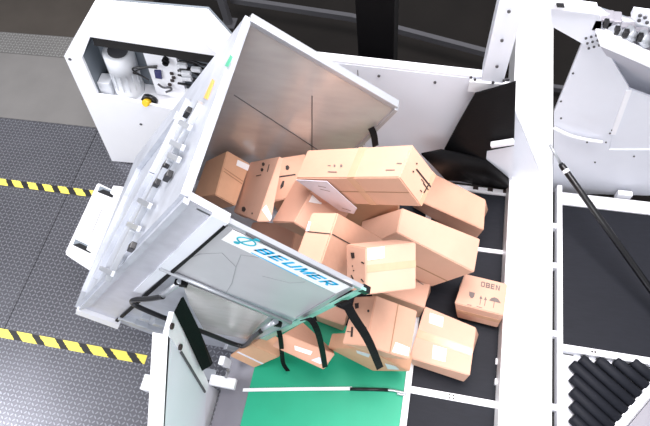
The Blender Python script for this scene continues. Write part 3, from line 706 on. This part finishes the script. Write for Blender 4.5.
KEY = {'a': 0, 'b': 1, 'd': 2}
PO = {}
CI = {'c': (0, 0, 0), 'a': (1, 0, 0), 'b': (0, 1, 0), 'd': (0, 0, 1), 'ab': (1, 1, 0), 'ad': (1, 0, 1), 'bd': (0, 1, 1), 'abd': (1, 1, 1)}
def tri(q, x, y, z):
    """point inside the slightly crushed box with corners q"""
    p = V((0, 0, 0))
    for (i, j, k_), v in q.items():
        p += v * ((x if i else 1 - x) * (y if j else 1 - y) * (z if k_ else 1 - z))
    return p

def parcel(k, label, mt='card'):
    c, e, px = PARCELS[k]; c = V(c); e = [V(x) for x in e]
    q = {}
    for nm, (i, j, m_) in CI.items():
        p = c + e[0] * i + e[1] * j + e[2] * m_
        if nm in px:
            p = onP(px[nm], p, RF)                     # dented corner, at its own depth
        q[(i, j, m_)] = p
    l = [x.length for x in e]; ax = [x.normalized() for x in e]
    flip = ax[0].cross(ax[1]).dot(ax[2]) < 0
    order = (1, 0, 2) if flip else (0, 1, 2)
    A3 = [ax[i] for i in order]
    ctr = c + sum(e, V((0, 0, 0))) / 2
    mw = M.Identity(4)
    for i in range(3):
        for j in range(3): mw[i][j] = A3[j][i]
        mw[i][3] = ctr[i]
    inv = mw.inverted()
    bm = bmesh.new(); bmesh.ops.create_cube(bm, size=1.0)
    for v in bm.verts: v.co = V((v.co.x * l[0], v.co.y * l[1], v.co.z * l[2]))
    bmesh.ops.subdivide_edges(bm, edges=bm.edges[:], cuts=5, use_grid_fill=True)
    sharp = [ed for ed in bm.edges if len(ed.link_faces) == 2 and ed.calc_face_angle() > 1]
    bmesh.ops.bevel(bm, geom=sharp, offset=.005, segments=2, affect='EDGES')
    for v in bm.verts:
        v.co = inv @ tri(q, v.co.x / l[0] + .5, v.co.y / l[1] + .5, v.co.z / l[2] + .5)
    bmesh.ops.recalc_face_normals(bm, faces=bm.faces)
    me = bpy.data.meshes.new('cardboard_parcel'); bm.to_mesh(me); bm.free(); me.materials.append(K[mt])
    o = bpy.data.objects.new('cardboard_parcel', me); COL.objects.link(o)
    o.matrix_world = mw
    PO[k] = (o, mw, q)
    return tag(o, label, 'parcel', 'cardboard parcels in the spilled heap')

def fpt(k, f, s_, t_):
    co = {'a': 0., 'b': 0., 'd': 0.}; co[f[0]] = s_; co[f[1]] = t_
    return tri(PO[k][2], co['a'], co['b'], co['d'])

def face(k, f):
    """near corner and outward normal of the parcel face spanned by two of its edges"""
    q = PO[k][2]; c = q[(0, 0, 0)]
    n = (fpt(k, f, 1, .5) - fpt(k, f, 0, .5)).cross(fpt(k, f, .5, 1) - fpt(k, f, .5, 0)).normalized()
    if n.dot(q[(1, 1, 1)] - c) > 0: n = -n
    return c, n

def fpx(k, f, p):
    """the point of a parcel face seen at picture position p"""
    s_, t_ = .5, .5
    for _ in range(30):
        f0 = proj(fpt(k, f, s_, t_)); fu = proj(fpt(k, f, s_ + 1e-3, t_)); fv = proj(fpt(k, f, s_, t_ + 1e-3))
        a11, a12, a21, a22 = (fu[0] - f0[0]) * 1e3, (fv[0] - f0[0]) * 1e3, (fu[1] - f0[1]) * 1e3, (fv[1] - f0[1]) * 1e3
        det = a11 * a22 - a12 * a21
        if abs(det) < 1e-6: break
        dx, dy = p[0] - f0[0], p[1] - f0[1]
        s_ += max(-.3, min(.3, (dx * a22 - dy * a12) / det)); t_ += max(-.3, min(.3, (a11 * dy - a21 * dx) / det))
    return fpt(k, f, max(.01, min(.99, s_)), max(.01, min(.99, t_)))

def child_mesh(k, mb, name, mt):
    o, mw, q = PO[k]
    bmesh.ops.transform(mb.bm, matrix=mw.inverted(), verts=mb.bm.verts)
    me = bpy.data.meshes.new(name); mb.bm.to_mesh(me); mb.bm.free(); me.materials.append(K[mt])
    ch = bpy.data.objects.new(name, me); COL.objects.link(ch); ch.parent = o
    return ch

def patch(k, f, pts, name, mt, off=.0016, th=.0014):
    n = face(k, f)[1]; mb = MB()
    return child_mesh(k, mb.poly([fpx(k, f, p) + n * off for p in pts], n * th), name, mt)

def band(k, f, along, at, w, name='tape', mt='tape', r=(.01, .99)):
    """a strip of tape along edge direction «along» of face f, centred at fraction «at» of the other edge"""
    n = face(k, f)[1]; mb = MB(); N = 8
    L_ = (fpt(k, f, .5, 1) - fpt(k, f, .5, 0)).length if along == f[0] else (fpt(k, f, 1, .5) - fpt(k, f, 0, .5)).length
    h = w / 2 / L_; rows = []
    for i in range(N + 1):
        u = r[0] + (r[1] - r[0]) * i / N
        a_, b_ = [(fpt(k, f, u, at + d) if along == f[0] else fpt(k, f, at + d, u)) for d in (-h, h)]
        rows.append([mb.bm.verts.new(x) for x in (a_ + n * .0004, b_ + n * .0004, b_ + n * .0014, a_ + n * .0014)])
    for a_, b_ in zip(rows, rows[1:]):
        for j in range(4): mb.bm.faces.new((a_[j], a_[(j + 1) % 4], b_[(j + 1) % 4], b_[j]))
    mb.bm.faces.new(rows[0][::-1]); mb.bm.faces.new(rows[-1])
    bmesh.ops.recalc_face_normals(mb.bm, faces=mb.bm.faces)
    return child_mesh(k, mb, name, mt)

def blot(k, f, marks, name='print', mt='ink'):
    """printed handling marks: small discs, strokes and crescents"""
    n = face(k, f)[1]; mb = MB()
    for mk in marks:
        if mk[0] == 'o':
            _, x, y, r = mk
            mb.poly([fpx(k, f, (x + r * math.cos(t) * (.8 if i % 2 else 1), y + r * 1.15 * math.sin(t))) + n * .002 for i, t in enumerate([2 * math.pi * q / 10 for q in range(10)])], n * .0006)
        elif mk[0] == 'l':
            _, x0, y0, x1, y1, w = mk
            dx, dy = x1 - x0, y1 - y0; q = math.hypot(dx, dy); px, py = -dy / q * w / 2, dx / q * w / 2
            mb.poly([fpx(k, f, p) + n * .002 for p in ((x0 + px, y0 + py), (x1 + px, y1 + py), (x1 - px, y1 - py), (x0 - px, y0 - py))], n * .0006)
        else:
            mb.poly([fpx(k, f, p) + n * .002 for p in mk[1]], n * .0006)
    return child_mesh(k, mb, name, mt)

parcel('P1', 'tall parcel with a white label, furthest left in the heap against the chute wall', 'card3')
patch('P1', 'ab', ((237.5, 159.8), (249.4, 165.2), (247.6, 171), (236, 165.4)), 'shipping_label', 'paper')
blot('P1', 'ab', (('l', 224, 168.5, 243, 181.5, .7), ('l', 223.4, 171, 242, 184, .7)), 'tape_seam', 'seam')
parcel('P2', 'long parcel with black arrow marks, directly right of the tall one by the chute wall', 'card2')
blot('P2', 'ab', (('o', 263.6, 164.3, 1.6), ('o', 262.3, 169.8, 1.5), ('l', 269.5, 164.5, 267.6, 172, .7), ('l', 256.5, 176, 261.5, 175, .7), ('o', 244, 209.3, 2.3), ('o', 252.5, 213.5, .8)))
patch('P2', 'ad', ((261.6, 209.8), (266, 204.7), (272, 217), (269.6, 221)), 'shipping_label', 'paper')
parcel('P3', 'parcel with a leaf mark and black band, left of the big top parcel', 'card')
blot('P3', 'ab', (('o', 287.4, 167.8, 2.2), ('l', 277.6, 177.2, 295.5, 174.6, 1.4), ('p', ((280.5, 189.5), (283.5, 186.5), (284.6, 181), (282.6, 180.8), (280.4, 186)))))
parcel('P5', 'biggest long parcel lying crossways on top of the heap', 'card')
band('P5', 'ab', 'a', .43, .045); band('P5', 'bd', 'd', .43, .045); band('P5', 'bd', 'b', .5, .006, 'seam', 'seam')
blot('P5', 'ab', (('o', 334.8, 166, 1.2), ('o', 341.5, 166, 1.3), ('l', 328, 172, 337, 172.3, 1), ('l', 328, 165.8, 331, 165.8, .8), ('l', 386, 170.3, 395, 170.2, 1), ('l', 397, 163.6, 402, 163.6, 1)), 'print', 'grey_ink')
blot('P5', 'ad', (('l', 416, 169, 432, 189, 1.5), ('l', 423, 183, 428, 190, 1.1), ('l', 429, 183, 423.5, 193, 1.2), ('l', 421, 179, 424, 183, .7), ('o', 413, 171.5, .9), ('o', 416.5, 163.5, .8), ('l', 420, 190, 421.5, 192, .9)))
band('P5', 'ad', 'a', .93, .03, 'tape', 'tape')
parcel('P6', 'plain parcel at the rear right of the heap, nearest the black rubber flap', 'card')
parcel('P7', 'long plain parcel slanting down to the black belt below the rear right one', 'card2')
band('P7', 'bd', 'b', .60, .012, 'seam', 'seam')
parcel('P8', 'upright square parcel with one blank white label, at the right tip of the lettered panel', 'card2')
patch('P8', 'ab', ((367.0, 248.6), (384, 246.3), (384, 257.8), (367.4, 260.2)), 'shipping_label', 'paper')
band('P8', 'ab', 'a', .45, .035)
blot('P8', 'bd', (('p', ((351, 252.5), (354.5, 252.5), (355, 258), (352, 258.5))), ('o', 352.8, 266, .7), ('o', 354, 270.5, .7), ('l', 351.5, 275, 353.5, 279, 1.3), ('l', 361.5, 262, 364.5, 263.5, 1.2), ('l', 361.5, 279, 364, 282, 1.2)))
parcel('P9', 'low parcel on the black belt just behind the square one', 'card2')
blot('P9', 'ab', (('l', 417.5, 281, 423.5, 285, .7),), 'print', 'grey_ink')
parcel('P10', 'parcel with printed marks and a wide black strap across it, below the panel tip', 'card')
blot('P10', 'ad', (('p', ((355, 303.5), (359, 303), (359, 308), (355.5, 309))), ('o', 368.6, 311, 1.2), ('o', 353.5, 316, .9), ('l', 352.5, 327, 351.8, 337, 2), ('l', 347, 331.5, 351, 332, .7), ('o', 366, 328, .9)))
blot('P10', 'ab', (('l', 398, 303.8, 389.7, 352.6, .9),), 'seam', 'seam')
patch('P10', 'ab', ((395.5, 342), (409.3, 347.6), (408, 356.2), (391.8, 351.8)), 'shipping_label', 'paper')
parcel('P11', 'parcel with two white labels on the black belt at the front of the heap', 'card2')
band('P11', 'ab', 'b', .47, .05)
patch('P11', 'ab', ((430, 313), (443.6, 317.5), (442.4, 327.5), (429, 322.8)), 'shipping_label', 'paper')
patch('P11', 'ab', ((433.3, 345), (446.8, 349), (445.2, 362), (432.2, 358.6)), 'shipping_label', 'paper')['label'] = 'white label with a printed code'
blot('P11', 'ab', (('l', 436, 349, 443, 351, .8), ('l', 436, 352.5, 439.5, 353.5, 1), ('l', 437, 355.5, 442.5, 357.5, 1.3), ('l', 441, 353, 443.5, 355, .8)), 'print', 'grey_ink')
parcel('P12', 'parcel printed with cup, arrows and umbrella, alone on the belt by the white beam', 'card2')
blot('P12', 'ab', (('p', ((469.2, 291.6), (474.8, 293), (474.2, 296.5), (472.6, 298.4), (470.8, 298.2), (469.2, 295.8))),), 'cup_symbol', 'grey_ink')
for ax_ in (0, 4.6):
    blot('P12', 'ab', (('l', 479.8 + ax_, 304.8 + ax_ * .27, 480.8 + ax_, 299 + ax_ * .27, .7), ('p', ((479.2 + ax_, 298.6 + ax_ * .27), (481 + ax_, 295.6 + ax_ * .27), (482.4 + ax_, 299.2 + ax_ * .27)))), 'arrow_symbol', 'grey_ink')
blot('P12', 'ab', (('p', ((489, 300.6), (491.2, 298.2), (494.4, 297.4), (498, 299), (500.8, 303.4))), ('l', 494.4, 301.4, 493.2, 308, .6)), 'umbrella_symbol', 'grey_ink')
blot('P12', 'ab', (('l', 467, 304.6, 471.5, 305.6, .6), ('l', 476.5, 306.6, 482, 308, .6)), 'small_print', 'grey_ink')
band('P12', 'bd', 'b', .5, .04)
pc, pn = face('P12', 'ab'); o12, mw12, q12 = PO['P12']
tx0, tx1 = fpx('P12', 'ab', (480.6, 286.4)), fpx('P12', 'ab', (499.6, 291.0))
tex = (tx1 - tx0).normalized(); tey = pn.cross(tex); tey = tey if tey.y > 0 else -tey
tm = block_lettering('lettering', 'OBEN', tx0 + pn * .001, tex, tey, pn, (tx1 - tx0).length, .04, 'grey_ink', None)
tm.data.transform(mw12.inverted() @ M.Translation(tm.location)); tm.location = (0, 0, 0); tm.parent = o12
parcel('P13', 'pale parcel below the document pouch, behind the one with the thin black cord', 'card2')
patch('P13', 'ad', ((313.5, 192.5), (323.5, 198.5), (321, 204.2), (308.4, 202)), 'shipping_label', 'paper')
parcel('P14', 'parcel bound with a thin black cord, in the middle of the heap', 'card')
blot('P14', 'ab', (('l', 307.5, 231.6, 332, 234, 1.1),), 'black_cord', 'ink'); blot('P14', 'bd', (('l', 332, 234, 350, 244, 1.1),), 'black_cord', 'ink')
patch('P14', 'ab', ((308.6, 221), (311.2, 222), (308.6, 231), (305.8, 231)), 'barcode_label', 'paper')
parcel('P15', 'plain parcel showing just above the top rail of the lettered panel', 'card2')
PARCELS['P16'] = ((-.15, 1.60, 1.14), [[0, .13, 0], [-.5, 0, 0], [0, 0, -.5]], {})
parcel('P16', 'brown parcel in shadow beneath the big top parcel, behind the corded one', 'card3')
parcel('P17', 'brown parcel with a pale tape line, leftmost of those on the green belt', 'card3')
band('P17', 'bd', 'b', .62, .02, 'tape', 'film')
parcel('P18', 'parcel with a triangular sticker, between the two left straps on the green belt', 'card')
patch('P18', 'bd', ((294.4, 345.5), (312.5, 351.4), (310.5, 355.2), (295, 350)), 'shipping_label', 'paper')
patch('P18', 'bd', ((311, 360), (319, 357), (327, 361.5), (320, 364)), 'triangle_sticker', 'film')
parcel('P19', 'small parcel wedged under the right edge of the clear panel, left of the widest strap', 'card2')
parcel('P20', 'dull brown parcel with two pale stickers, underneath the one with the wide strap', 'card3')
patch('P20', 'bd', ((356.4, 350), (370.4, 354.2), (368.6, 357), (357.2, 352.8)), 'sticker', 'film')
patch('P20', 'bd', ((385, 363), (396, 366), (399.5, 369.4), (387.7, 368.6)), 'sticker', 'film')
# document pouch over the pale parcel
c, n = face('P5', 'bd'); mb = MB()
mb.poly([onP(p, c + n * .012, n) for p in ((296, 179.5), (327, 181), (357, 208), (354, 213.5), (340, 210.5))], n * .003)
dp = mb.build('document_pouch', 'film'); tag(dp, 'thin pale document pouch against the front left of the big top parcel', 'document')
mb = MB()
for (x0, y0, x1, y1) in ((318, 186, 326, 187.5), (320, 189, 330, 191.5), (342, 208, 351, 211)):
    u, v = onP((x0, y0), c + n * .0152, n), onP((x1, y1), c + n * .0152, n); mb.bar(u, v, .005, .0006, n)
mb.build('print', 'grey_ink', dp)

# ------------------------------------------------------------------ light
def area(name, loc, target, sx, sy, power, col=(1, 1, 1)):
    ld = bpy.data.lights.new(name, 'AREA'); ld.shape = 'RECTANGLE'; ld.size = sx; ld.size_y = sy; ld.energy = power; ld.color = col
    o = bpy.data.objects.new(name, ld); COL.objects.link(o); o.location = loc
    o.rotation_euler = (V(target) - V(loc)).to_track_quat('-Z', 'Y').to_euler()
    return o
area('hall_or_fill_lamp', (0.4, 1.9, 5.8), (-0.3, 1.2, 0.5), 3.4, 2.6, 470, (1, .955, .97))
area('hall_or_fill_lamp', (0.4, -2.6, 4.8), (-0.3, 1.4, 0.6), 3.0, 1.6, 120, (.97, .97, 1))  # added front fill, lifts the faces turned to the camera
area('side_fill', (-6.2, -1.2, 4.2), (-2.4, 0.6, 0.0), 3.0, 2.6, 280, (.95, .96, 1))  # added lamp, its gloss brightens the lower left tread plate
w = bpy.data.worlds.new('world'); SC.world = w; w.use_nodes = True
bg = w.node_tree.nodes['Background']; bg.inputs[0].default_value = (.94, .95, 1.0, 1); bg.inputs[1].default_value = 0.66
SC.view_settings.view_transform = 'Standard'; SC.view_settings.look = 'None'
SC.view_settings.exposure = 0.05; SC.view_settings.gamma = 1.0; SC.view_settings.use_curve_mapping = False
